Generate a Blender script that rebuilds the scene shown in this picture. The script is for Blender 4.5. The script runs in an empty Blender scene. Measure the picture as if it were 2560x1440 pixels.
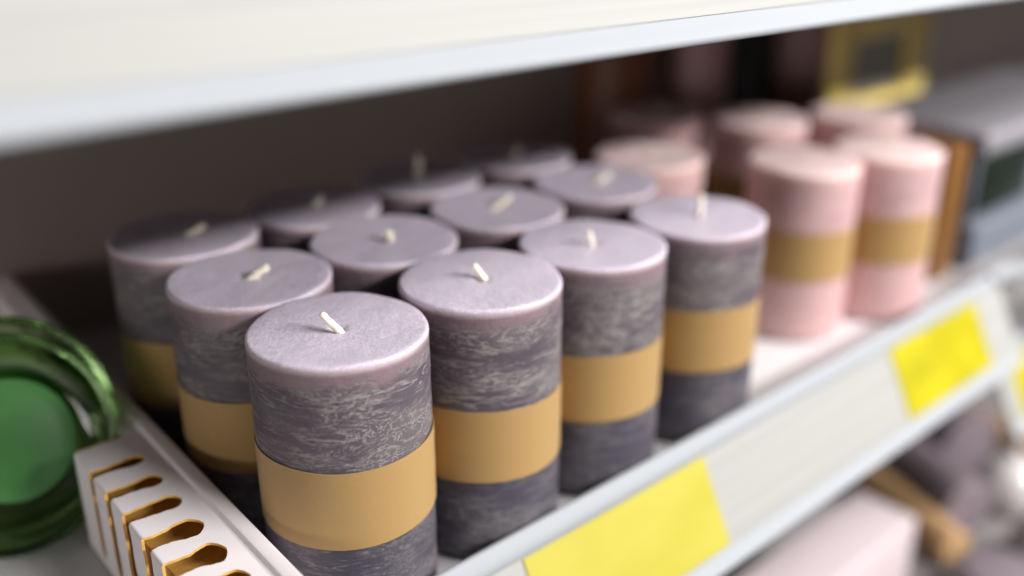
import bpy, bmesh, math, random
from mathutils import Vector, Matrix
random.seed(7)
sc = bpy.context.scene
col = sc.collection
PI = math.pi

# ------------------------------------------------------------------ helpers
def link(o, parent=None):
    col.objects.link(o)
    if parent is not None:
        o.parent = parent
    return o

def mesh_obj(name, verts, faces, mats, parent=None, smooth=True, mat_idx=None, auto=None):
    me = bpy.data.meshes.new(name)
    me.from_pydata([tuple(v) for v in verts], [], faces)
    for m in (mats if isinstance(mats, (list, tuple)) else [mats]):
        me.materials.append(m)
    if mat_idx:
        for p, i in zip(me.polygons, mat_idx):
            p.material_index = i
    bm = bmesh.new(); bm.from_mesh(me)
    bmesh.ops.remove_doubles(bm, verts=bm.verts, dist=1e-6)
    bmesh.ops.recalc_face_normals(bm, faces=bm.faces)
    bm.to_mesh(me); bm.free()
    for p in me.polygons:
        p.use_smooth = smooth
    if smooth and auto is not None:
        me.set_sharp_from_angle(angle=math.radians(auto))
    me.update()
    o = bpy.data.objects.new(name, me)
    return link(o, parent)

def tag(o, label=None, cat=None, group=None, kind=None):
    if label: o['label'] = label
    if cat: o['category'] = cat
    if group: o['group'] = group
    if kind: o['kind'] = kind
    return o

def empty(name, loc, rz=0.0):
    o = bpy.data.objects.new(name, None)
    o.empty_display_size = 0.01
    o.location = loc; o.rotation_euler = (0, 0, rz)
    return link(o)

def lathe(profile, seg=96):
    """profile: list of (r, z); r == 0 ends are closed by merging."""
    V, F = [], []
    n = len(profile)
    for i in range(seg):
        a = 2 * PI * i / seg
        for r, z in profile:
            V.append((r * math.cos(a), r * math.sin(a), z))
    for i in range(seg):
        j = (i + 1) % seg
        for k in range(n - 1):
            F.append((i * n + k, j * n + k, j * n + k + 1, i * n + k + 1))
    return V, F

def clean(o):
    bm = bmesh.new(); bm.from_mesh(o.data)
    bmesh.ops.remove_doubles(bm, verts=bm.verts, dist=1e-6)
    bmesh.ops.dissolve_degenerate(bm, edges=bm.edges, dist=1e-7)
    bmesh.ops.recalc_face_normals(bm, faces=bm.faces)
    bm.to_mesh(o.data); bm.free()
    return o

def box(name, x0, x1, y0, y1, z0, z1, mat, parent=None, bevel=0.0, seg=3):
    bm = bmesh.new()
    bmesh.ops.create_cube(bm, size=1.0)
    for v in bm.verts:
        v.co = Vector(((x0 + x1) / 2 + v.co.x * (x1 - x0), (y0 + y1) / 2 + v.co.y * (y1 - y0), (z0 + z1) / 2 + v.co.z * (z1 - z0)))
    if bevel:
        bmesh.ops.bevel(bm, geom=list(bm.edges), offset=bevel, segments=seg, affect='EDGES', profile=0.5)
    me = bpy.data.meshes.new(name); bm.to_mesh(me); bm.free()
    me.materials.append(mat)
    for p in me.polygons: p.use_smooth = True
    me.set_sharp_from_angle(angle=math.radians(50))
    return link(bpy.data.objects.new(name, me), parent)

def tube(name, pts, rad, mat, parent=None, seg=14, jitter=0.0):
    """round tube along pts with per-point radius, closed domed ends"""
    pts = [Vector(p) for p in pts]
    n = len(pts)
    rs = rad if isinstance(rad, (list, tuple)) else [rad] * n
    V, F = [], []
    up = Vector((0.3, 0.2, 1)).normalized()
    rings = []
    for i, p in enumerate(pts):
        t = (pts[min(i + 1, n - 1)] - pts[max(i - 1, 0)]).normalized()
        a = t.cross(up)
        if a.length < 1e-3: a = t.cross(Vector((1, 0, 0)))
        a.normalize(); b = t.cross(a)
        ring = []
        for k in range(seg):
            w = 2 * PI * k / seg
            rr = rs[i] * (1 + jitter * (random.random() - 0.5))
            ring.append(len(V)); V.append(p + a * (math.cos(w) * rr) + b * (math.sin(w) * rr))
        rings.append(ring)
    for i in range(n - 1):
        for k in range(seg):
            F.append((rings[i][k], rings[i][(k + 1) % seg], rings[i + 1][(k + 1) % seg], rings[i + 1][k]))
    F.append(tuple(rings[0])); F.append(tuple(rings[-1]))
    return mesh_obj(name, V, F, mat, parent, auto=60)

def sweep_x(name, prof, x0, x1, mat, parent=None, closed=True, auto=40):
    """prof: (y, z) closed outline swept along X with end caps"""
    n = len(prof); V = [(x0, y, z) for y, z in prof] + [(x1, y, z) for y, z in prof]
    F = [(i, (i + 1) % n, n + (i + 1) % n, n + i) for i in range(n)]
    F += [tuple(range(n)), tuple(range(n, 2 * n))]
    return mesh_obj(name, V, F, mat, parent, auto=auto)

# ------------------------------------------------------------------ materials
def new_mat(name):
    m = bpy.data.materials.new(name); m.use_nodes = True
    nt = m.node_tree
    b = nt.nodes['Principled BSDF']
    return m, nt, b

def N(nt, typ, **kw):
    n = nt.nodes.new(typ)
    for k, v in kw.items():
        if k in n.inputs: n.inputs[k].default_value = v
        else: setattr(n, k, v)
    return n

def L(nt, a, b): nt.links.new(a, b)

def math_node(nt, op, a, b=None, clamp=False):
    n = nt.nodes.new('ShaderNodeMath'); n.operation = op; n.use_clamp = clamp
    for i, v in enumerate((a, b)):
        if v is None: continue
        if isinstance(v, (int, float)): n.inputs[i].default_value = v
        else: L(nt, v, n.inputs[i])
    return n.outputs[0]

def mixc(nt, fac, a, b, blend='MIX'):
    n = nt.nodes.new('ShaderNodeMix'); n.data_type = 'RGBA'; n.blend_type = blend
    for i, v in ((0, fac), (6, a), (7, b)):
        if isinstance(v, (int, float)): n.inputs[i].default_value = v
        elif isinstance(v, tuple): n.inputs[i].default_value = (*v, 1)
        else: L(nt, v, n.inputs[i])
    return n.outputs[2]

def smooth(nt, v, lo, hi, o0=0.0, o1=1.0):
    n = nt.nodes.new('ShaderNodeMapRange'); n.interpolation_type = 'SMOOTHSTEP'
    L(nt, v, n.inputs['Value'])
    for k, x in zip(('From Min', 'From Max', 'To Min', 'To Max'), (lo, hi, o0, o1)):
        n.inputs[k].default_value = x
    return n.outputs[0]

def coords(nt, scale=(1, 1, 1), rnd=True):
    tc = N(nt, 'ShaderNodeTexCoord')
    mp = N(nt, 'ShaderNodeMapping'); mp.inputs['Scale'].default_value = scale
    L(nt, tc.outputs['Object'], mp.inputs['Vector'])
    if rnd:
        oi = N(nt, 'ShaderNodeObjectInfo')
        off = math_node(nt, 'MULTIPLY', oi.outputs['Random'], 37.0)
        cb = N(nt, 'ShaderNodeCombineXYZ')
        L(nt, off, cb.inputs[0]); L(nt, off, cb.inputs[1]); L(nt, off, cb.inputs[2])
        ad = N(nt, 'ShaderNodeVectorMath'); ad.operation = 'ADD'
        L(nt, mp.outputs[0], ad.inputs[0]); L(nt, cb.outputs[0], ad.inputs[1])
        return ad.outputs[0], tc
    return mp.outputs[0], tc

def noise(nt, vec, scale, detail=4, rough=0.5, dist=0.0):
    n = N(nt, 'ShaderNodeTexNoise'); n.inputs['Scale'].default_value = scale
    n.inputs['Detail'].default_value = detail; n.inputs['Roughness'].default_value = rough
    n.inputs['Distortion'].default_value = dist
    L(nt, vec, n.inputs['Vector'])
    return n.outputs[0]

def bump(nt, b, height, strength=0.3, dist=0.0005):
    n = N(nt, 'ShaderNodeBump'); n.inputs['Strength'].default_value = strength; n.inputs['Distance'].default_value = dist
    L(nt, height, n.inputs['Height']); L(nt, n.outputs[0], b.inputs['Normal'])

def plain(name, colr, rough=0.5, var=0.06, vscale=40, metallic=0.0, bmp=0.0, bscale=900, spec=0.5, coat=0.0):
    m, nt, b = new_mat(name)
    vec, _ = coords(nt)
    n = noise(nt, vec, vscale, 5, 0.6)
    c = mixc(nt, n, tuple(x * (1 - var) for x in colr), tuple(min(1, x * (1 + var)) for x in colr))
    L(nt, c, b.inputs['Base Color'])
    b.inputs['Roughness'].default_value = rough; b.inputs['Metallic'].default_value = metallic
    b.inputs['Specular IOR Level'].default_value = spec
    b.inputs['Coat Weight'].default_value = coat
    if bmp: bump(nt, b, noise(nt, vec, bscale, 3, 0.6), bmp, 0.0003)
    return m

def wax_material(name, top_col, rim_glow, upper, crust, line, H, rustic=1.0, sss=0.35, mott=1.0):
    """coloured wax: pale smooth cut top, rim and mauve collar painted with light seen through the wax, rustic crust with frost lines below"""
    m, nt, b = new_mat(name)
    vec, tc = coords(nt, (1, 1, 3.0))
    sep = N(nt, 'ShaderNodeSeparateXYZ'); L(nt, tc.outputs['Object'], sep.inputs[0])
    depth = math_node(nt, 'SUBTRACT', H, sep.outputs[2])            # metres below the top
    wob = noise(nt, vec, 45, 5, 0.65)
    wob2 = math_node(nt, 'MULTIPLY', math_node(nt, 'SUBTRACT', wob, 0.5), 0.026)
    dw = math_node(nt, 'ADD', depth, wob2)
    collar = smooth(nt, depth, 0.0010, 0.0042)                      # pale rim to collar, glow through the wax painted in
    c1 = mixc(nt, collar, rim_glow, upper)
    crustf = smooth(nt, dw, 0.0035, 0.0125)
    # large cloudy dye variation in the crust
    cl = noise(nt, vec, 28, 5, 0.6)
    crust2 = tuple(x * f for x, f in zip(crust, (0.82, 0.78, 0.84)))
    cc = mixc(nt, smooth(nt, cl, 0.38, 0.62), crust2, crust)
    vecc, _ = coords(nt, (1, 1, 2.3))
    # frost lines: iso-contours of a warped noise, plus horizontal streaks
    n1 = noise(nt, vecc, 66, 9, 0.68, 0.7)
    fr = math_node(nt, 'FRACT', math_node(nt, 'MULTIPLY', n1, 9.0))
    d1 = math_node(nt, 'ABSOLUTE', math_node(nt, 'SUBTRACT', fr, 0.5))
    contour = smooth(nt, d1, 0.05, 0.19, 1.0, 0.0)
    patch = smooth(nt, noise(nt, vecc, 24, 4, 0.6), 0.44, 0.56)
    brk = smooth(nt, noise(nt, vec, 220, 4, 0.7), 0.30, 0.52)
    l1 = math_node(nt, 'MULTIPLY', math_node(nt, 'MULTIPLY', contour, patch), brk)
    vecs, _ = coords(nt, (1, 1, 9.0))
    n2 = noise(nt, vecs, 46, 7, 0.6, 0.35)
    f2 = math_node(nt, 'FRACT', math_node(nt, 'MULTIPLY', n2, 5.0))
    d2 = math_node(nt, 'ABSOLUTE', math_node(nt, 'SUBTRACT', f2, 0.5))
    streak = smooth(nt, d2, 0.04, 0.18, 1.0, 0.0)
    patch2 = smooth(nt, noise(nt, vecs, 26, 4, 0.6), 0.42, 0.58)
    l2 = math_node(nt, 'MULTIPLY', math_node(nt, 'MULTIPLY', streak, patch2), 0.85)
    ln = math_node(nt, 'MAXIMUM', l1, l2)
    haze = math_node(nt, 'MULTIPLY', patch, 0.13)
    ln = math_node(nt, 'MAXIMUM', ln, haze)
    ln = math_node(nt, 'MULTIPLY', ln, smooth(nt, dw, 0.004, 0.012))
    ln = math_node(nt, 'MULTIPLY', ln, 0.84 * rustic)
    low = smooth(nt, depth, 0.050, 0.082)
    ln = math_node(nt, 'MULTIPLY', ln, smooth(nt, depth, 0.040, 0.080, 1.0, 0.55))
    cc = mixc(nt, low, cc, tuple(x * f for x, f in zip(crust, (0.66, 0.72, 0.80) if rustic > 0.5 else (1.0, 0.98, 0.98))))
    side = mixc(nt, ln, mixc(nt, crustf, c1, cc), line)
    # cut top: fine granular frosting with faint scrape streaks
    vt, _ = coords(nt, (1, 1, 1))
    g = noise(nt, vt, 950, 4, 0.75)
    sv, _ = coords(nt, (3.2, 0.5, 1))
    g2 = noise(nt, sv, 90, 5, 0.6)
    t1 = mixc(nt, smooth(nt, g, 0.35, 0.70), tuple(x * (1 - 0.20 * mott) for x in top_col), tuple(min(1, x * (1 + 0.16 * mott)) for x in top_col))
    t1 = mixc(nt, smooth(nt, g2, 0.35, 0.72, 0.0, 0.38 * mott), t1, tuple(x * 0.80 for x in top_col))
    geo = N(nt, 'ShaderNodeNewGeometry')
    topf = smooth(nt, depth, 0.0006, 0.0018, 1.0, 0.0)
    colr = mixc(nt, topf, side, t1)
    L(nt, colr, b.inputs['Base Color'])
    b.inputs['Roughness'].default_value = 0.42
    L(nt, smooth(nt, g, 0.3, 0.8, 0.36, 0.55), b.inputs['Roughness'])
    b.inputs['Specular IOR Level'].default_value = 0.42
    b.inputs['Subsurface Weight'].default_value = sss
    b.inputs['Subsurface Radius'].default_value = (1.0, 0.62, 0.60)
    b.inputs['Subsurface Scale'].default_value = 0.0032
    hgt = math_node(nt, 'ADD', math_node(nt, 'MULTIPLY', g, 0.8), math_node(nt, 'MULTIPLY', ln, 0.7))
    hgt = math_node(nt, 'ADD', hgt, math_node(nt, 'MULTIPLY', g2, 0.5))
    hgt = math_node(nt, 'ADD', hgt, math_node(nt, 'MULTIPLY', noise(nt, vt, 110, 3, 0.6), 2.2))
    bump(nt, b, hgt, 0.6, 0.00050)
    return m

H = 0.117
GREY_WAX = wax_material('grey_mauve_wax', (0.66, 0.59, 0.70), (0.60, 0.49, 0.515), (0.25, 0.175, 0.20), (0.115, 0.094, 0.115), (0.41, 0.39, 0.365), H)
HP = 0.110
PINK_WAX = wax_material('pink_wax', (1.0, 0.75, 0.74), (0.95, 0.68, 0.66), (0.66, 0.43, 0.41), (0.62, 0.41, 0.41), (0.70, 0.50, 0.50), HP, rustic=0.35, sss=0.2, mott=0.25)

def kraft(name, c):
    m, nt, b = new_mat(name)
    vec, _ = coords(nt)
    f = noise(nt, vec, 1400, 4, 0.7)
    cl = noise(nt, vec, 30, 3, 0.5)
    a = mixc(nt, smooth(nt, f, 0.3, 0.72), tuple(x * 0.95 for x in c), tuple(min(1, x * 1.04) for x in c))
    a = mixc(nt, math_node(nt, 'MULTIPLY', cl, 0.35), a, tuple(x * 0.8 for x in c))
    L(nt, a, b.inputs['Base Color'])
    b.inputs['Roughness'].default_value = 0.48; b.inputs['Specular IOR Level'].default_value = 0.25
    b.inputs['Sheen Weight'].default_value = 0.15
    bump(nt, b, f, 0.12, 0.0002)
    return m
KRAFT = kraft('gold_kraft_paper', (0.43, 0.270, 0.105))
WICK = plain('wick_cotton', (0.90, 0.84, 0.70), 0.6, 0.10, 500, bmp=0.8, bscale=1400)
STEEL = plain('white_powder_coat', (0.36, 0.383, 0.41), 0.62, 0.02, 60, bmp=0.05, spec=0.3)
CARD = plain('white_cardboard', (0.84, 0.79, 0.805), 0.55, 0.03, 90, bmp=0.10, bscale=500)
BROWN = plain('brown_corrugated_cardboard', (0.66, 0.38, 0.09), 0.55, 0.35, 160, bmp=0.6, bscale=700)
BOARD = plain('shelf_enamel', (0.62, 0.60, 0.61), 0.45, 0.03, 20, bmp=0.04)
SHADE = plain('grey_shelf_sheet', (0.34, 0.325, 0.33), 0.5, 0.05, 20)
UNDER = plain('low_bounce_shelf_sheet', (0.11, 0.10, 0.095), 0.5, 0.04, 20)  # upper board darkened to keep bounced light off the rear candle tops
WALL = plain('brown_back_panel', (0.48, 0.40, 0.37), 0.6, 0.10, 6)
PINKBOX = plain('pale_pink_board', (0.58, 0.50, 0.525), 0.5, 0.04, 30)
GREYBOX = plain('grey_lilac_board', (0.25, 0.24, 0.265), 0.5, 0.05, 30)
SLATE = plain('slate_blue_board', (0.155, 0.175, 0.215), 0.5, 0.08, 30)
DKGREEN = plain('dark_green_glazed', (0.012, 0.020, 0.014), 0.25, 0.2, 60)
AMBER = plain('amber_orange_card', (0.18, 0.075, 0.012), 0.5, 0.08, 50)
GOLDTUBE = plain('brown_gold_paper', (0.50, 0.31, 0.15), 0.45, 0.06, 60)
DUSKY = plain('dusky_pink_wax', (0.50, 0.30, 0.30), 0.5, 0.05, 40)
MAUVE = plain('dusky_mauve_wax', (0.22, 0.18, 0.205), 0.5, 0.15, 40)
LILAC = plain('lilac_wax', (0.34, 0.31, 0.36), 0.45, 0.08, 40)
BLACK = plain('gap_black', (0.008, 0.006, 0.006), 0.5, 0.1, 30)
RUST = plain('rust_brown_glaze', (0.16, 0.05, 0.02), 0.5, 0.2, 30)
PEARL = plain('pearl_white_gloss', (0.58, 0.55, 0.54), 0.16, 0.02, 30, coat=0.6)

def insert_mat():
    m, nt, b = new_mat('cream_insert_strip')
    vec, tc = coords(nt, (2, 160, 160), rnd=False)
    n = noise(nt, vec, 1.6, 4, 0.5)
    sv, _ = coords(nt, (1, 1, 1), rnd=False)
    n2 = noise(nt, sv, 14, 4, 0.5)
    c = mixc(nt, smooth(nt, n, 0.35, 0.65), (0.335, 0.335, 0.32), (0.37, 0.37, 0.35))
    c = mixc(nt, math_node(nt, 'MULTIPLY', n2, 0.25), c, (0.33, 0.335, 0.325))
    L(nt, c, b.inputs['Base Color']); b.inputs['Roughness'].default_value = 0.6
    bump(nt, b, n, 0.25, 0.0004)
    return m
INSERT = insert_mat()
def yellow_mat(name, c, hue2):
    m, nt, b = new_mat(name)
    vec, _ = coords(nt, (18, 40, 40), rnd=False)
    n = noise(nt, vec, 1.0, 3, 0.5)
    L(nt, mixc(nt, smooth(nt, n, 0.35, 0.68), c, hue2), b.inputs['Base Color'])
    b.inputs['Roughness'].default_value = 0.33
    return m
YELLOW = yellow_mat('yellow_label_paper', (0.455, 0.405, 0.048), (0.485, 0.435, 0.062))
YELLOW2 = yellow_mat('bright_yellow_label_paper', (0.39, 0.345, 0.002), (0.50, 0.44, 0.005))
YCARD = yellow_mat('mustard_card', (0.82, 0.62, 0.17), (0.88, 0.70, 0.22))
GREYPANEL = plain('grey_panel', (0.30, 0.29, 0.27), 0.5, 0.04, 40)

def glass_mat(name, c, rough=0.02, ior=1.5, tr=1.0, var=1.12):
    m, nt, b = new_mat(name)
    vec, _ = coords(nt)
    n = noise(nt, vec, 25, 3, 0.5)
    L(nt, mixc(nt, n, c, tuple(min(1, x * var) for x in c)), b.inputs['Base Color'])
    b.inputs['Roughness'].default_value = rough; b.inputs['IOR'].default_value = ior
    b.inputs['Transmission Weight'].default_value = tr
    bump(nt, b, noise(nt, vec, 60, 2, 0.5), 0.10, 0.0008)
    return m
GLASS = glass_mat('green_glass', (0.48, 0.68, 0.34), 0.015)
FROST = glass_mat('frosted_green_glass', (0.05, 0.17, 0.045), 0.42, 1.45, 0.2, 2.6)

# ------------------------------------------------------------------ pillar candles
RAD = 0.0346
def candle_profile(h, r=RAD, seed=0):
    rnd = random.Random(seed)
    p = [(0.0, 0.0), (r - 0.002, 0.0), (r - 0.0006, 0.0006), (r, 0.002)]
    k = 22
    for i in range(1, k):
        z = 0.002 + (h - 0.0042) * i / k
        p.append((r + 0.00012 * math.sin(i * 1.7 + seed) + 0.00006 * (rnd.random() - .5), z))
    p += [(r, h - 0.0016), (r - 0.0001, h - 0.0009), (r - 0.0004, h - 0.0004), (r - 0.0009, h - 0.0001), (r - 0.0016, h)]
    for f in (0.85, 0.7, 0.55, 0.4, 0.28, 0.17):
        p.append((r * f, h - 0.00035 * (1 - f)))
    p += [(0.0042, h - 0.0005), (0.0026, h - 0.0010), (0.0012, h - 0.0017), (0.0, h - 0.0019)]
    return p

wax_meshes = {}
def wax_mesh(h, mat):
    key = (h, mat.name)
    if key not in wax_meshes:
        V, F = lathe(candle_profile(h), 128)
        V = [(x * (1 + .0022 * math.sin(2 * math.atan2(y, x) + 1) + .0012 * math.sin(5 * math.atan2(y, x) + z * 60)), y * (1 + .0018 * math.sin(3 * math.atan2(y, x))), z + (0.00035 * math.sin(2 * math.atan2(y, x) + .5) + .00018 * math.sin(7 * math.atan2(y, x))) * (math.hypot(x, y) / RAD) ** 2 * (z / h) ** 4) for x, y, z in V]
        o = mesh_obj('wax_body', V, F, mat, auto=70)
        clean(o); me = o.data; bpy.data.objects.remove(o)
        for q in me.polygons: q.use_smooth = True
        wax_meshes[key] = me
    return wax_meshes[key]

def band_mesh(z0, z1, mat):
    key = ('band', z0, z1, mat.name)
    if key not in wax_meshes:
        ri, ro = RAD + 0.00024, RAD + 0.00048
        prof = [(ri, z0), (ro, z0), (ro, z0 + 0.0003)]
        for i in range(1, 8): prof.append((ro + 0.00006 * math.sin(i * 2.1), z0 + (z1 - z0) * i / 8))
        prof += [(ro, z1 - 0.0003), (ro, z1), (ri, z1), (ri, z0)]
        V, F = lathe(prof, 128)
        # gentle waviness of the paper edge
        V = [(x, y, z + 0.00035 * math.sin(3 * math.atan2(y, x) + 0.6)) for x, y, z in V]
        # the overlap seam of the paper, a little thicker flap on the back
        o = mesh_obj('paper_band', V, F, mat, auto=50)
        me = o.data; bpy.data.objects.remove(o)
        wax_meshes[key] = me
    return wax_meshes[key]

def candle(name, x, y, h, wax, label, group, wick, rz=0.0, band=(0.041, 0.0746), thick=0.00095, hs=1.0, dz=0.0):
    root = empty(name, (x, y, 0.0015), 0.0)
    tag(root, label, 'candle', group)
    b = link(bpy.data.objects.new('wax_body', wax_mesh(h, wax)), root)
    b.rotation_euler = (random.uniform(-.004, .004), random.uniform(-.004, .004), rz)
    b.scale.z = hs; hw = h * hs
    pb = link(bpy.data.objects.new('paper_band', band_mesh(band[0], band[1], KRAFT)), root)
    pb.rotation_euler = (random.uniform(-.002, .002), random.uniform(-.002, .002), rz + random.uniform(0, 6))
    pb.location.z = dz
    pts = []
    base = Vector((wick[0], wick[1], hw - 0.0024)); tip = Vector((wick[0] + wick[2], wick[1] + wick[3], hw + wick[4]))
    mid = base.lerp(tip, 0.45) + Vector((random.uniform(-.0005, .0005), random.uniform(-.0005, .0005), 0.0007))
    for i in range(9):
        t = i / 8
        pts.append(base * (1 - t) ** 2 + mid * (2 * t * (1 - t)) + tip * t ** 2)
    rr = [thick * (1.0 + 0.12 * math.sin(i * 2.3 + rz * 5)) for i in range(9)]
    rr[0] *= 1.25; rr[-1] *= 0.8
    wk = tube('wick', pts, rr, WICK, root, 14, 0.30)
    return root

# screen-right and away directions in the ground plane, for the lean of each wick
RX, RY = 0.743, -0.670
G1 = 'lilac and slate pillar candles with kraft bands'
specs = [
 # x, y, wick (base dx, dy, lean dx, lean dy, tip height), turn, label
 (0.0, 0.0, (0.0, -0.0045, -0.0062, 0.0058, 0.0072), 0.6, 'sharpest lilac-topped slate pillar candle, frontmost, beside the slotted white cardboard rack'),
 (0.0006, 0.0697, (-0.002, 0.0, 0.0085, -0.0050, 0.0042), 2.1, 'lilac-topped pillar candle directly behind the frontmost one, its wick lying flat to the right'),
 (0.0701, -0.001, (0.002, -0.001, -0.0036, 0.0040, 0.0052), 3.3, 'slate pillar candle against the shelf lip, immediately right of the frontmost candle'),
 (0.1402, 0.001, (0.0, 0.0, -0.0030, 0.0, 0.0062), 4.4, 'third pillar candle along the shelf lip, with a stubby upright wick'),
 (0.2150, -0.0017, (0.002, 0.0, 0.0010, 0.0008, 0.0100), 5.2, 'rightmost slate pillar candle in the row along the lip, next to the pink candles'),
 (0.0702, 0.0690, (0.002, -0.002, -0.0020, -0.0020, 0.0045), 0.2, 'pillar candle in the middle of the cluster, its wick showing as a round dot'),
 (0.0040, 0.1395, (0.0, 0.0, 0.0085, -0.0060, 0.0040), 1.3, 'back left pillar candle half in shadow with its wick bent right'),
 (0.0755, 0.1400, (0.0, 0.0, 0.0040, -0.0030, 0.0045), 2.6, 'back row pillar candle half in shadow, second from the left'),
 (0.1425, 0.0712, (-0.0005, 0.003, 0.0085, -0.0055, 0.0050), 3.9, 'middle row pillar candle with a broad curled wick, behind the third lip candle'),
 (0.2140, 0.0700, (-0.001, 0.001, 0.0085, -0.0060, 0.0040), 5.8, 'middle row pillar candle at the right, in front of the pink candles'),
 (0.1460, 0.1420, (0.0, 0.0, 0.0008, 0.0004, 0.0120), 0.9, 'back row pillar candle with a tall dark upright wick against the brown wall'),
 (0.2165, 0.1400, (0.0, 0.0, 0.0030, -0.0020, 0.0040), 1.9, 'back row pillar candle furthest right, partly in the shelf shadow'),
]
for idx, (x, y, wk, rz, lab) in enumerate(specs):
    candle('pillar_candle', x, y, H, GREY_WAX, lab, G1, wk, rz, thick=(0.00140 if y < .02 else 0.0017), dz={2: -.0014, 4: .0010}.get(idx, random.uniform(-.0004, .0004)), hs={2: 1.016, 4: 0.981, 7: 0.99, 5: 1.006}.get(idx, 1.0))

G2 = 'pale pink pillar candles with kraft bands'
pinks = [
 (0.3000, 0.1030, 'pale pink pillar candle just behind the rightmost slate candles, only its bright top showing'),
 (0.3633, 0.0308, 'pale pink pillar candle standing full height at the lip, brightest of the pink ones'),
 (0.4310, 0.0110, 'pale pink pillar candle at the far right beside the amber carton'),
 (0.3950, 0.1780, 'dim pink pillar candle in shadow at the back, left one'),
 (0.4400, 0.1180, 'pink pillar candle behind the brightest pink one, gold band glimpsed at its left'),
 (0.5080, 0.0780, 'pink pillar candle below the yellow framed sign'),
]
for x, y, lab in pinks:
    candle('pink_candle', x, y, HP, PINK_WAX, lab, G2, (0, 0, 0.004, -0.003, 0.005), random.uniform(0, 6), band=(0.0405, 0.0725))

# ------------------------------------------------------------------ shelves with tilted price rails
def rail_profile(y0, z0):
    """closed outline of the steel rail: lip on top, recessed channel, bottom lip; tilted outward towards the floor"""
    d = Vector((-0.460, -0.888)); d.normalize()      # down the slope
    nrm = Vector((d.y, -d.x))                          # outward (towards the aisle)
    if nrm.x > 0: nrm = -nrm
    P = lambda s, t: (y0 + d.x * s + nrm.x * t, z0 + d.y * s + nrm.y * t)
    out = [P(0.0, -0.0016)]
    for a in range(0, 181, 20):                        # rounded top lip
        w = math.radians(a)
        out.append(P(0.0018 - 0.0018 * math.sin(w), 0.0010 - 0.0026 * math.cos(w)))
    out = [P(0.0018 + 0.0, -0.0016)]
    for a in range(0, 181, 15):
        w = math.radians(a)
        out.append(P(0.0022 - 0.0022 * math.sin(w), 0.0006 - 0.0022 * math.cos(w)))
    out += [P(0.0060, 0.0030), P(0.0092, 0.0027), P(0.0104, 0.0018), P(0.0107, 0.0)]
    out += [P(0.0590, 0.0), P(0.0591, 0.0010), P(0.0606, 0.0013), P(0.0640, 0.0019)]
    for a in range(0, 181, 15):
        w = math.radians(a)
        out.append(P(0.0672 + 0.0023 * math.sin(w), 0.0008 + 0.0023 * math.cos(w)))
    out += [P(0.0640, -0.0016)]
    return out, P

def shelf(x0, x1, yf, z, yback, rail_name_label, rx0=None, rx1=None, board=BOARD):
    b = box('shelf_board', x0, x1, yf + 0.0032, yback, z - 0.022, z, board, None, 0.0008, 2)
    prof, P = rail_profile(yf, z + 0.0172)
    r = sweep_x('price_rail', prof, rx0 if rx0 is not None else x0, rx1 if rx1 is not None else x1, STEEL, b)
    # paper insert lying in the channel
    a0, a1 = P(0.0112, 0.0005), P(0.05885, 0.0005)
    b0, b1 = P(0.0112, 0.0009), P(0.05885, 0.0009)
    ins = sweep_x('paper_insert', [a0, a1, b1, b0], (rx0 if rx0 is not None else x0) + 0.001, (rx1 if rx1 is not None else x1) - 0.001, INSERT, r)
    return b, P

def price_tag(P, x0, x1, mat, label, s0=0.0118, s1=0.0582, skew=0.0):
    V = []
    nx, ns = 12, 6
    for t in (0.0011, 0.0016):
        for j in range(ns + 1):
            for i in range(nx + 1):
                s = s0 + (s1 - s0) * j / ns
                bulge = 0.0006 * math.sin(PI * i / nx)
                y, z = P(s, t + bulge)
                V.append((x0 + (x1 - x0) * i / nx + skew * j / ns, y, z))
    F = []
    m = (nx + 1) * (ns + 1)
    for j in range(ns):
        for i in range(nx):
            a = j * (nx + 1) + i
            F.append((a, a + 1, a + nx + 2, a + nx + 1))
            F.append((m + a, m + a + nx + 1, m + a + nx + 2, m + a + 1))
    for i in range(nx):
        a = i; F.append((a, m + a, m + a + 1, a + 1))
        a = ns * (nx + 1) + i; F.append((a, a + 1, m + a + 1, m + a))
    for j in range(ns):
        a = j * (nx + 1); F.append((a, a + nx + 1, m + a + nx + 1, m + a))
        a = j * (nx + 1) + nx; F.append((a, m + a, m + a + nx + 1, a + nx + 1))
    o = mesh_obj('price_tag', V, F, mat, auto=40)
    return tag(o, label, 'price tag', 'yellow price tags in the rails')

YF = -0.0372
sb, Pm = shelf(-0.45, 0.515, YF, 0.0, 0.330, '')
tag(sb, 'white shelf with tilted price rail that the candles stand on', 'shelf')
price_tag(Pm, 0.0560, 0.1785, YELLOW, 'large pale yellow price tag in the rail below the slate candles')
price_tag(Pm, 0.3610, 0.4740, YELLOW2, 'deep yellow price tag in the rail below the pink candles', 0.0120, 0.0575)
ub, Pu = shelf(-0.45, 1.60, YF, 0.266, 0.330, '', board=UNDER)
ub.rotation_euler.y = 0.0150
tag(ub, 'white upper shelf whose blurred cream price rail crosses the top of the picture', 'shelf')
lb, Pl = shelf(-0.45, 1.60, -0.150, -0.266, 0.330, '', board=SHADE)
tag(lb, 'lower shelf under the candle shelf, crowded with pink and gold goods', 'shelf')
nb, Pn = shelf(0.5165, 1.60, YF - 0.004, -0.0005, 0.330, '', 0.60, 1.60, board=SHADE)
tag(nb, 'neighbouring shelf at the right carrying the grey lidded box', 'shelf')
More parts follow.
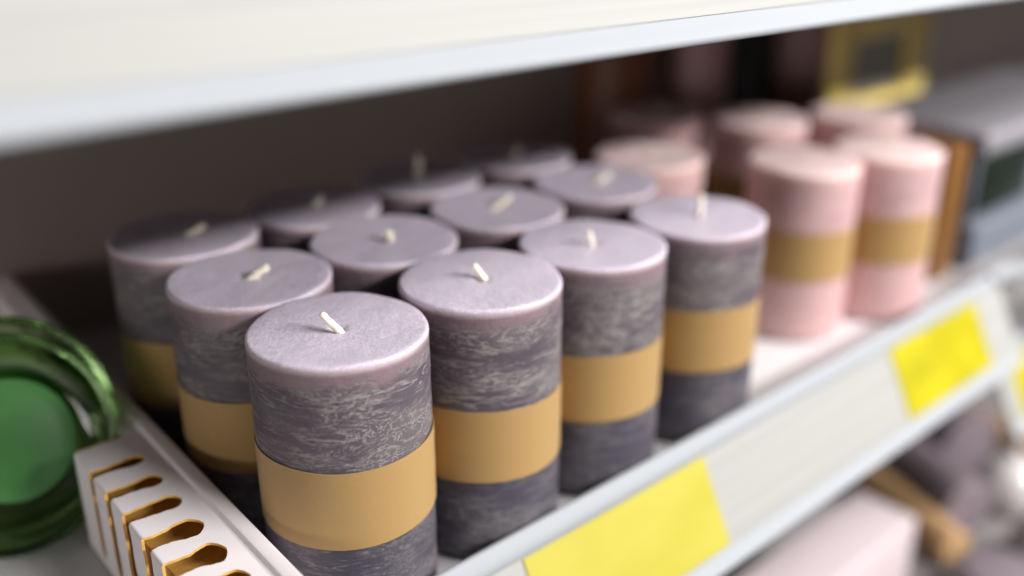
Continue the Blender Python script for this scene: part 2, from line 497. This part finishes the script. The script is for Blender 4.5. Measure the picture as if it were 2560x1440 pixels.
# rail end of the neighbouring, lower hung price rail
pr2, P2 = rail_profile(-0.040, -0.052)
nr = empty('hanging_price_rail', (0.56, -0.05, -0.07))
tag(nr, 'white price rail end hanging lower at the right edge with a yellow tag', 'price rail')
def offs(prof, o): return [(y - o.y, z - o.z) for y, z in prof]
r2 = sweep_x('rail_body', offs(pr2, nr.location), -0.031, 0.50, STEEL, nr)
r2i = sweep_x('paper_insert', offs([P2(0.0112, 0.0005), P2(0.0586, 0.0005), P2(0.0586, 0.0009), P2(0.0112, 0.0009)], nr.location), -0.030, 0.499, INSERT, nr)
price_tag(P2, 0.551, 0.65, YELLOW2, 'yellow price tag cut by the right picture edge, in the lower hung rail')
# curved white wire bumper where the candle shelf ends
tube_pts = []
for i in range(25):
    t = i / 24
    a = t * math.radians(70)
    tube_pts.append((0.505 + 0.070 * math.sin(a) , YF - 0.001 - 0.070 * (1 - math.cos(a)), 0.0125 + 0.006 * t))
bw = tube('shelf_end_bumper', tube_pts, 0.0066, STEEL)
tag(bw, 'curved white bumper bending forward from the right end of the shelf lip', 'bumper')

# ------------------------------------------------------------------ back wall of the shelving
wall = box('back_wall', -0.60, 1.70, 0.3315, 0.345, -0.50, 0.60, WALL, None, 0.0)
tag(wall, kind='structure')

# ------------------------------------------------------------------ slotted cardboard rack
ZR = 0.050
def rack():
    # unfolded sheet coordinate s: 0 at the outer (right) foot, running up the right wall, over the ridge,
    # down into the groove, across the top, round the fold and down the left wall
    path = [(0.0, 0.001), (0.0, 0.0470), (-0.0004, 0.0488), (-0.0014, ZR), (-0.0056, ZR), (-0.0066, ZR - 0.0004), (-0.0076, ZR - 0.0020), (-0.0084, ZR - 0.0020)]
    w_fold = -0.0365
    top = [(-0.0084 + (w_fold + 0.0013 + 0.0084) * i / 34, ZR - 0.0020) for i in range(1, 35)]
    fold = [(w_fold + 0.0013 - 0.0013 * math.sin(a), ZR - 0.0020 - 0.0013 + 0.0013 * math.cos(a)) for a in [PI / 2 * i / 6 for i in range(1, 7)]]
    zl = fold[-1][1]
    left = [(w_fold, zl - (zl - 0.001) * i / 22) for i in range(1, 23)]
    full = path + top + fold + left
    n0 = len(path); nfold = n0 + len(top)
    s = [0.0]
    for i in range(1, len(full)):
        s.append(s[-1] + math.hypot(full[i][0] - full[i - 1][0], full[i][1] - full[i - 1][1]))
    sfold = s[nfold]
    send = sfold - 0.0215
    sbot = s[-1] - 0.0055
    slots = [0.0770, 0.0575, 0.0380, 0.0170, -0.0030, -0.0228]
    Y0, Y1 = -0.0420, 0.0985
    rnd = random.Random(3)
    wm = [0.0062, 0.0076, 0.0090, 0.0102, 0.0110, 0.0112]
    cols = []
    for i, si in enumerate(s):
        row = [Y0]
        for k in range(len(slots) - 1, -1, -1):
            c, w = slots[k], wm[k]
            f = (si - send) / (sbot - send)
            cy = c - 0.0012 * max(0.0, 1 - (si - send) / (sfold - send)) if si < sfold else c
            if si <= send or si >= sbot:
                hw = 0.0
            else:
                e = si - send; e2 = sbot - si
                hw = w / 2
                bulb = 0.86 + 0.34 * math.exp(-((e - 0.005) / 0.006) ** 2)
                hw *= bulb * (1 + 0.07 * math.sin(si * 380 + k * 1.9) + 0.03 * math.sin(si * 1100 + k))
                if e < w / 2: hw *= math.sqrt(max(0, 1 - ((w / 2 - e) / (w / 2)) ** 2))
                if e2 < 0.007: hw *= math.sqrt(max(0, 1 - ((0.007 - e2) / 0.007) ** 2))
            # tear notches of the die cut
            j = 0.00018 * (rnd.random() - .5) if hw > 0 else 0
            row += [cy - hw + j, cy + hw + j]
        row.append(Y1)
        cols.append(row)
    V, F = [], []
    nr_ = len(cols[0])
    for (x, z), row in zip(full, cols):
        for y in row: V.append((x + 0.043 * y, y, z))
    for i in range(len(full) - 1):
        for j in range(nr_ - 1):
            if j % 2 == 1: continue
            F.append((i * nr_ + j, i * nr_ + j + 1, (i + 1) * nr_ + j + 1, (i + 1) * nr_ + j))
    for i in range(len(full) - 1):                       # unslotted rows between coincident slot edges
        for j in range(1, nr_ - 1, 2):
            a, b_, c, d = i * nr_ + j, i * nr_ + j + 1, (i + 1) * nr_ + j + 1, (i + 1) * nr_ + j
            if abs(V[a][1] - V[b_][1]) < 1e-9 and abs(V[c][1] - V[d][1]) < 1e-9:
                continue
    # narrow back part of the rack: ridge, a strip of top, inner wall
    base = len(V)
    nar = path + [(-0.0105, ZR - 0.0020), (-0.0125, ZR - 0.0023), (-0.0133, ZR - 0.0034), (-0.0136, 0.001)]
    ys = [0.0985 + (0.327 - 0.0985) * i / 12 for i in range(13)]
    for (x, z) in nar:
        for y in ys: V.append((x + 0.043 * y, y, z))
    m = len(ys)
    for i in range(len(nar) - 1):
        for j in range(m - 1):
            F.append((base + i * m + j, base + i * m + j + 1, base + (i + 1) * m + j + 1, base + (i + 1) * m + j))
    # end flap closing the broad part at its back
    e0 = len(V)
    V += [(-0.0136 + 0.043 * Y1, Y1, 0.001), (-0.0136 + 0.043 * Y1, Y1, ZR - 0.0021), (w_fold + 0.0013 + 0.043 * Y1, Y1, ZR - 0.0021), (w_fold + 0.043 * Y1, Y1, ZR - 0.0033), (w_fold + 0.043 * Y1, Y1, 0.001)]
    F.append((e0, e0 + 1, e0 + 2, e0 + 3, e0 + 4))
    return V, F

V, F = rack()
V = [(x - 0.0426, y, z) for x, y, z in V]
me = bpy.data.meshes.new('slotted_rack'); me.from_pydata(V, [], F)
me.materials.append(CARD); me.materials.append(BROWN)
bm = bmesh.new(); bm.from_mesh(me)
bmesh.ops.remove_doubles(bm, verts=bm.verts, dist=2e-6)
bmesh.ops.recalc_face_normals(bm, faces=bm.faces)
# the printed white side must face outwards (up on the top panel)
bm.faces.ensure_lookup_table()
for f in bm.faces:
    c = f.calc_center_median()
    if c.z > ZR - 0.0025 and abs(f.normal.z) > 0.9 and f.normal.z < 0:
        bmesh.ops.reverse_faces(bm, faces=bm.faces[:]); break
bm.to_mesh(me); bm.free()
for p_ in me.polygons: p_.use_smooth = True
me.set_sharp_from_angle(angle=math.radians(38))
rk = link(bpy.data.objects.new('slotted_rack', me))
so = rk.modifiers.new('thick', 'SOLIDIFY'); so.thickness = 0.0011; so.offset = -1
so.material_offset = 1; so.material_offset_rim = 1
es = rk.modifiers.new('crisp', 'EDGE_SPLIT'); es.split_angle = math.radians(32)
tag(rk, 'white folded cardboard rack with six curved slots showing brown corrugated insides', 'display rack')
# brown block added inside the rack to catch light behind the slots
ib = box('slot_light_catcher', -0.0725, -0.0490, -0.039, 0.096, 0.003, 0.0365, BROWN, rk)

# ------------------------------------------------------------------ green glass bowls standing on edge
def bowl_profile(R, d, rb, th=0.0034):
    # axis +Z points out of the mouth, rim at z = 0
    outer, inner = [], []
    K = 18
    for i in range(K + 1):
        t = i / K
        z = -d * t
        r = rb + (R - rb) * (1 - t ** 2.3) ** 0.62
        outer.append((r, z))
        inner.append((max(r - th * (1.0 + 0.5 * t), 0.001), z * 0.80 if t > 0 else 0))
    prof = [(R - th * 0.5, 0.0012), (R - th * 0.15, 0.0006)] + outer
    prof += [(rb * 0.9, -d - 0.0015), (rb * 0.5, -d - 0.0008), (0.0, -d - 0.0006)]
    inn = list(reversed(inner))
    zb = inn[0][1]
    prof2 = [(0.0, zb - 0.001), (inn[0][0] * 0.6, zb - 0.0006)] + inn + [(R - th * 0.85, 0.0006), (R - th * 0.5, 0.0012)]
    return prof, prof2

def glass_bowl(loc, R, d, rb, yaw, tilt, label):
    root = empty('glass_bowl', loc)
    root.rotation_euler = (0, 0, 0)
    # mouth axis: towards the aisle (-Y), turned by yaw to the camera side, tilted up by tilt
    ax = Vector((-math.sin(yaw) * math.cos(tilt), -math.cos(yaw) * math.cos(tilt), math.sin(tilt)))
    root.rotation_euler = ax.to_track_quat('Z', 'Y').to_euler()
    p1, p2 = bowl_profile(R, d, rb)
    V, F = lathe(p1 + p2, 112)
    o = mesh_obj('bowl_wall', V, F, GLASS, root)
    clean(o)
    for q in o.data.polygons: q.use_smooth = True
    # frosted coloured foot fused to the base
    V, F = lathe([(0, -d * 0.80 + 0.0004), (rb * 0.3, -d * 0.80 + 0.0008), (rb * 0.6, -d * 0.80 + 0.0022), (rb * 0.80, -d * 0.80 + 0.0040), (rb * 0.83, -d * 0.80 + 0.0036), (rb * 0.80, -d * 0.80 - 0.0003), (0, -d * 0.80 - 0.0006)], 96)
    f = mesh_obj('bowl_foot', V, F, FROST, root, auto=50)
    clean(f)
    tag(root, label, 'glass bowl', 'green glass bowls standing on edge')
    return root
glass_bowl((-0.0960, 0.1270, 0.0480), 0.0490, 0.024, 0.0335, math.radians(30), math.radians(24), 'front green glass bowl standing on edge beside the slotted rack')
glass_bowl((-0.0910, 0.1400, 0.0500), 0.0490, 0.024, 0.0335, math.radians(30), math.radians(24), 'second green glass bowl, nested behind the front one with only its rim showing')

# ------------------------------------------------------------------ things further along the shelf (blurred)
bx = empty('lidded_box', (0.68, 0.09, 0.0005))
tag(bx, 'grey box with pale lid and rounded dark green front at the right edge', 'box')
def lbox(n, x0, x1, y0, y1, z0, z1, m, bev=0.003):
    return box(n, x0 - 0.68, x1 - 0.68, y0 - 0.09, y1 - 0.09, z0, z1, m, bx, bev)
lbox('tray', 0.546, 0.82, -0.008, 0.11, 0.0008, 0.034, SLATE)
lbox('body', 0.548, 0.81, 0.0, 0.10, 0.0345, 0.086, SLATE)
lbox('lid', 0.543, 0.82, -0.006, 0.105, 0.0865, 0.104, GREYBOX, 0.004)
lbox('front_panel', 0.5515, 0.640, -0.0035, 0.0015, 0.040, 0.084, DKGREEN, 0.0016)
ac = box('amber_carton', 0.498, 0.5235, -0.002, 0.034, 0.0005, 0.101, AMBER, None, 0.001)
tag(ac, 'narrow amber orange carton between the far right pink candle and the grey box', 'carton')

sg = empty('framed_sign', (0.572, 0.135, 0.0015))
tag(sg, 'yellow framed sign with grey centre standing behind the pink candles', 'sign')
def sbox(n, x0, x1, y0, y1, z0, z1, m, bev=0.001): return box(n, x0 - 0.572, x1 - 0.572, y0 - 0.135, y1 - 0.135, z0, z1, m, sg, bev)
# frame with a real opening
fx0, fx1, fz0, fz1 = 0.5600, 0.7200, 0.062, 0.190
ix0, ix1, iz0, iz1 = 0.5945, 0.685, 0.098, 0.146
fy = 0.135
sbox('frame', fx0, ix0, fy, fy + 0.006, fz0, fz1, YCARD)
sbox('frame', ix1, fx1, fy, fy + 0.006, fz0, fz1, YCARD)
sbox('frame', ix0 + 0.0003, ix1 - 0.0003, fy + .0004, fy + 0.0056, fz0, iz0, YCARD)
sbox('frame', ix0 + 0.0003, ix1 - 0.0003, fy + .0004, fy + 0.0056, iz1, fz1, YCARD)
sbox('panel', ix0 - 0.004, ix1 + 0.004, fy + 0.0062, fy + 0.0085, iz0 - 0.004, iz1 + 0.004, GREYPANEL)
sbox('stand', 0.632, 0.646, fy + 0.001, fy + 0.005, 0.0, fz0, STEEL)

def cyl(name, x, y, z0, h, r, mat, label, cat, group=None, seg=64):
    V, F = lathe([(0, 0), (r - .001, 0), (r, .001), (r, h - .003), (r - .001, h - .001), (r - .003, h), (0, h)], seg)
    o = mesh_obj(name, V, F, mat, auto=40); clean(o)
    o.location = (x, y, z0)
    return tag(o, label, cat, group)
cyl('tall_candle', 0.530, 0.250, 0.0005, 0.205, 0.029, DUSKY, 'tall dusky pink candle in deep shade, left of the black gap block', 'candle')
cyl('tall_candle', 0.712, 0.262, 0.0005, 0.205, 0.038, DUSKY, 'tall dusky pink candle in deep shade, between the black gap block and the yellow sign', 'candle')
cyl('brown_vase', 0.440, 0.262, 0.0005, 0.20, 0.034, RUST, 'dark rust brown vase in the shaded back of the shelf', 'vase')
bb = box('gap_block', 0.598, 0.668, 0.262, 0.32, 0.0005, 0.20, BLACK, None, 0.002)  # added black block standing for the shaded gap between the tall candles
tag(bb, 'black block added for the shaded gap between two dusky pink candles at the back', 'box')

# ------------------------------------------------------------------ goods on the lower shelf
ZL = -0.2655
pbx = box('pink_gift_box', 0.20, 0.482, -0.031, 0.020, ZL, -0.180, PINKBOX, None, 0.003)
tag(pbx, 'pale pink flat sided box on the lower shelf under the rail', 'box')
def lying(name, a, b, r, mat, label, cat, group=None):
    a, b = Vector(a), Vector(b)
    L_ = (b - a).length
    V, F = lathe([(0, 0), (r - .0015, 0), (r, .0015), (r, L_ - .0015), (r - .0015, L_), (0, L_)], 64)
    o = mesh_obj(name, V, F, mat, auto=40); clean(o)
    o.location = a; o.rotation_euler = (b - a).to_track_quat('Z', 'Y').to_euler()
    return tag(o, label, cat, group)
GT = 'brown gold paper tubes on the lower shelf'
lying('paper_tube', (0.628, 0.120, ZL + .0165), (0.561, -0.035, ZL + .0165), 0.016, GOLDTUBE, 'brown gold paper tube lying beside the pale pink box', 'tube', GT)
lying('paper_tube', (0.800, 0.130, ZL + .0165), (0.765, -0.030, ZL + .0165), 0.016, GOLDTUBE, 'brown gold paper tube further right, behind the white ball', 'tube', GT)
lying('mauve_candle', (0.735, 0.14, ZL + .036), (0.695, 0.020, ZL + .036), 0.035, MAUVE, 'dusky mauve pillar candle lying between the two gold tubes', 'candle')
lying('lilac_candle', (0.640, -0.085, ZL + .027), (0.560, -0.105, ZL + .027), 0.026, LILAC, 'pale lilac candle lying at the lower right corner', 'candle')
lying('mauve_candle', (0.668, 0.12, ZL + .030), (0.606, -0.022, ZL + .030), 0.026, MAUVE, 'mauve candle lying right beside the nearer gold tube', 'candle')
cyl('mauve_candle', 0.525, -0.085, ZL, 0.045, 0.030, MAUVE, 'short mauve candle standing in front of the pink box', 'candle')
cyl('pink_block_candle', 0.455, -0.085, ZL, 0.040, 0.030, DUSKY, 'short dusky pink candle at the bottom edge right of the pink box', 'candle')
def ball(x, y, r, mat, label):
    bm = bmesh.new(); bmesh.ops.create_uvsphere(bm, u_segments=48, v_segments=32, radius=r)
    bmesh.ops.create_cone(bm, cap_ends=True, segments=20, radius1=r * .2, radius2=r * .18, depth=r * .3, matrix=Matrix.Translation((0, 0, r * 1.08)))
    me = bpy.data.meshes.new('ornament_ball'); bm.to_mesh(me); bm.free(); me.materials.append(mat)
    for q in me.polygons: q.use_smooth = True
    o = link(bpy.data.objects.new('ornament_ball', me)); o.location = (x, y, ZL + r)
    return tag(o, label, 'ball', 'glossy balls on the lower shelf')
ball(0.672, -0.028, 0.030, PEARL, 'glossy pearl white ball catching the ceiling light at the right edge')
ball(0.700, -0.095, 0.026, LILAC, 'glossy lilac ball in front of the pearl white one')
ball(0.545, -0.052, 0.014, PEARL, 'small pearl ball standing in for the blurred glint at the end of the gold tube')  # added ball in place of a blurred highlight on the tube end
ball(0.628, -0.062, 0.012, PEARL, 'small pearl ball added for its highlight between the lilac candle and the big pearl ball')  # this ball and the next are added for small highlights
ball(0.720, -0.010, 0.015, PEARL, 'pearl ball added for its highlight behind the largest ball')

# ------------------------------------------------------------------ lights: the store's ceiling fittings and an added aisle fill
def area(name, target, az, el, dist, sx, sy, power, colr):
    """az measured from -Y (aisle) towards +X"""
    d = Vector((math.sin(az) * math.cos(el), -math.cos(az) * math.cos(el), math.sin(el)))
    l = bpy.data.lights.new(name, 'AREA'); l.shape = 'RECTANGLE'; l.size = sx; l.size_y = sy
    l.energy = power; l.color = colr
    o = link(bpy.data.objects.new(name, l)); o.location = Vector(target) + d * dist
    o.rotation_euler = (-d).to_track_quat('-Z', 'Y').to_euler()
    return o
R_ = math.radians
def strip(name, target, side, away, el, sx, sy, power, colr):
    """fluorescent fitting running parallel to the shelves; el = elevation seen along the shelf"""
    t = Vector(target); p = t + Vector((side, -away, away * math.tan(el)))
    l = bpy.data.lights.new(name, 'AREA'); l.shape = 'RECTANGLE'; l.size = sx; l.size_y = sy
    l.energy = power; l.color = colr
    o = link(bpy.data.objects.new(name, l)); o.location = p
    o.rotation_euler = (PI / 2 - el, 0, 0)
    return o
strip('ceiling_strip_light', (0.10, 0.05, 0.117), 1.20, 2.2, R_(28.4), 1.7, 0.17, 116, (1.0, 0.97, 0.95))
area('ceiling_panel_light', (0.34, 0.0, 0.1), R_(12), R_(52), 1.5, 0.6, 0.35, 12, (1.0, 0.97, 0.96))
area('ceiling_spot_panel', (0.36, 0.02, 0.1), R_(48), R_(36), 2.0, 0.5, 0.35, 16, (1.0, 0.95, 0.90))
area('aisle_fill_light', (0.0, 0.0, 0.08), R_(-76), R_(5), 2.0, 1.2, 0.3, 8.0, (1.0, 0.96, 0.92))  # added low fill for candle sides and back wall, no ceiling fitting

w = bpy.data.worlds.new('World'); sc.world = w; w.use_nodes = True
nt = w.node_tree; bg = nt.nodes['Background']
tc = N(nt, 'ShaderNodeTexCoord'); sep = N(nt, 'ShaderNodeSeparateXYZ'); L(nt, tc.outputs['Generated'], sep.inputs[0])
mr = smooth(nt, sep.outputs[2], -0.4, 0.7)
cw = mixc(nt, mr, (0.13, 0.11, 0.10), (0.45, 0.45, 0.47))
L(nt, cw, bg.inputs['Color']); bg.inputs['Strength'].default_value = 0.34

# ------------------------------------------------------------------ camera
cam = bpy.data.cameras.new('Camera'); co = link(bpy.data.objects.new('Camera', cam)); sc.camera = co
cam.sensor_width = 36; cam.lens = 35.481; cam.clip_start = 0.01; cam.clip_end = 50
pitch, yaw, roll = R_(22.6246), R_(42.0444), R_(0.1194)
f = Vector((math.sin(yaw) * math.cos(pitch), math.cos(yaw) * math.cos(pitch), -math.sin(pitch)))
r = Vector((math.cos(yaw), -math.sin(yaw), 0)); u = r.cross(f)
r2_ = r * math.cos(roll) + u * math.sin(roll); u2_ = -r * math.sin(roll) + u * math.cos(roll)
M = Matrix((r2_, u2_, -f)).transposed().to_4x4()
M.translation = Vector((-0.18421, -0.30288, 0.16306 + H))
co.matrix_world = M
cam.dof.use_dof = True; cam.dof.focus_distance = 0.377; cam.dof.aperture_fstop = 2.15; cam.dof.aperture_blades = 0

# ------------------------------------------------------------------ render settings
sc.view_settings.view_transform = 'Standard'; sc.view_settings.look = 'None'
sc.view_settings.exposure = 0.0; sc.view_settings.gamma = 1.0
sc.render.engine = 'CYCLES'
cy = sc.cycles
cy.use_denoising = True
try: cy.denoiser = 'OPENIMAGEDENOISE'
except Exception: pass
cy.max_bounces = 14; cy.transmission_bounces = 12; cy.glossy_bounces = 6; cy.diffuse_bounces = 5
cy.sample_clamp_indirect = 6.0
cy.caustics_reflective = False; cy.caustics_refractive = True
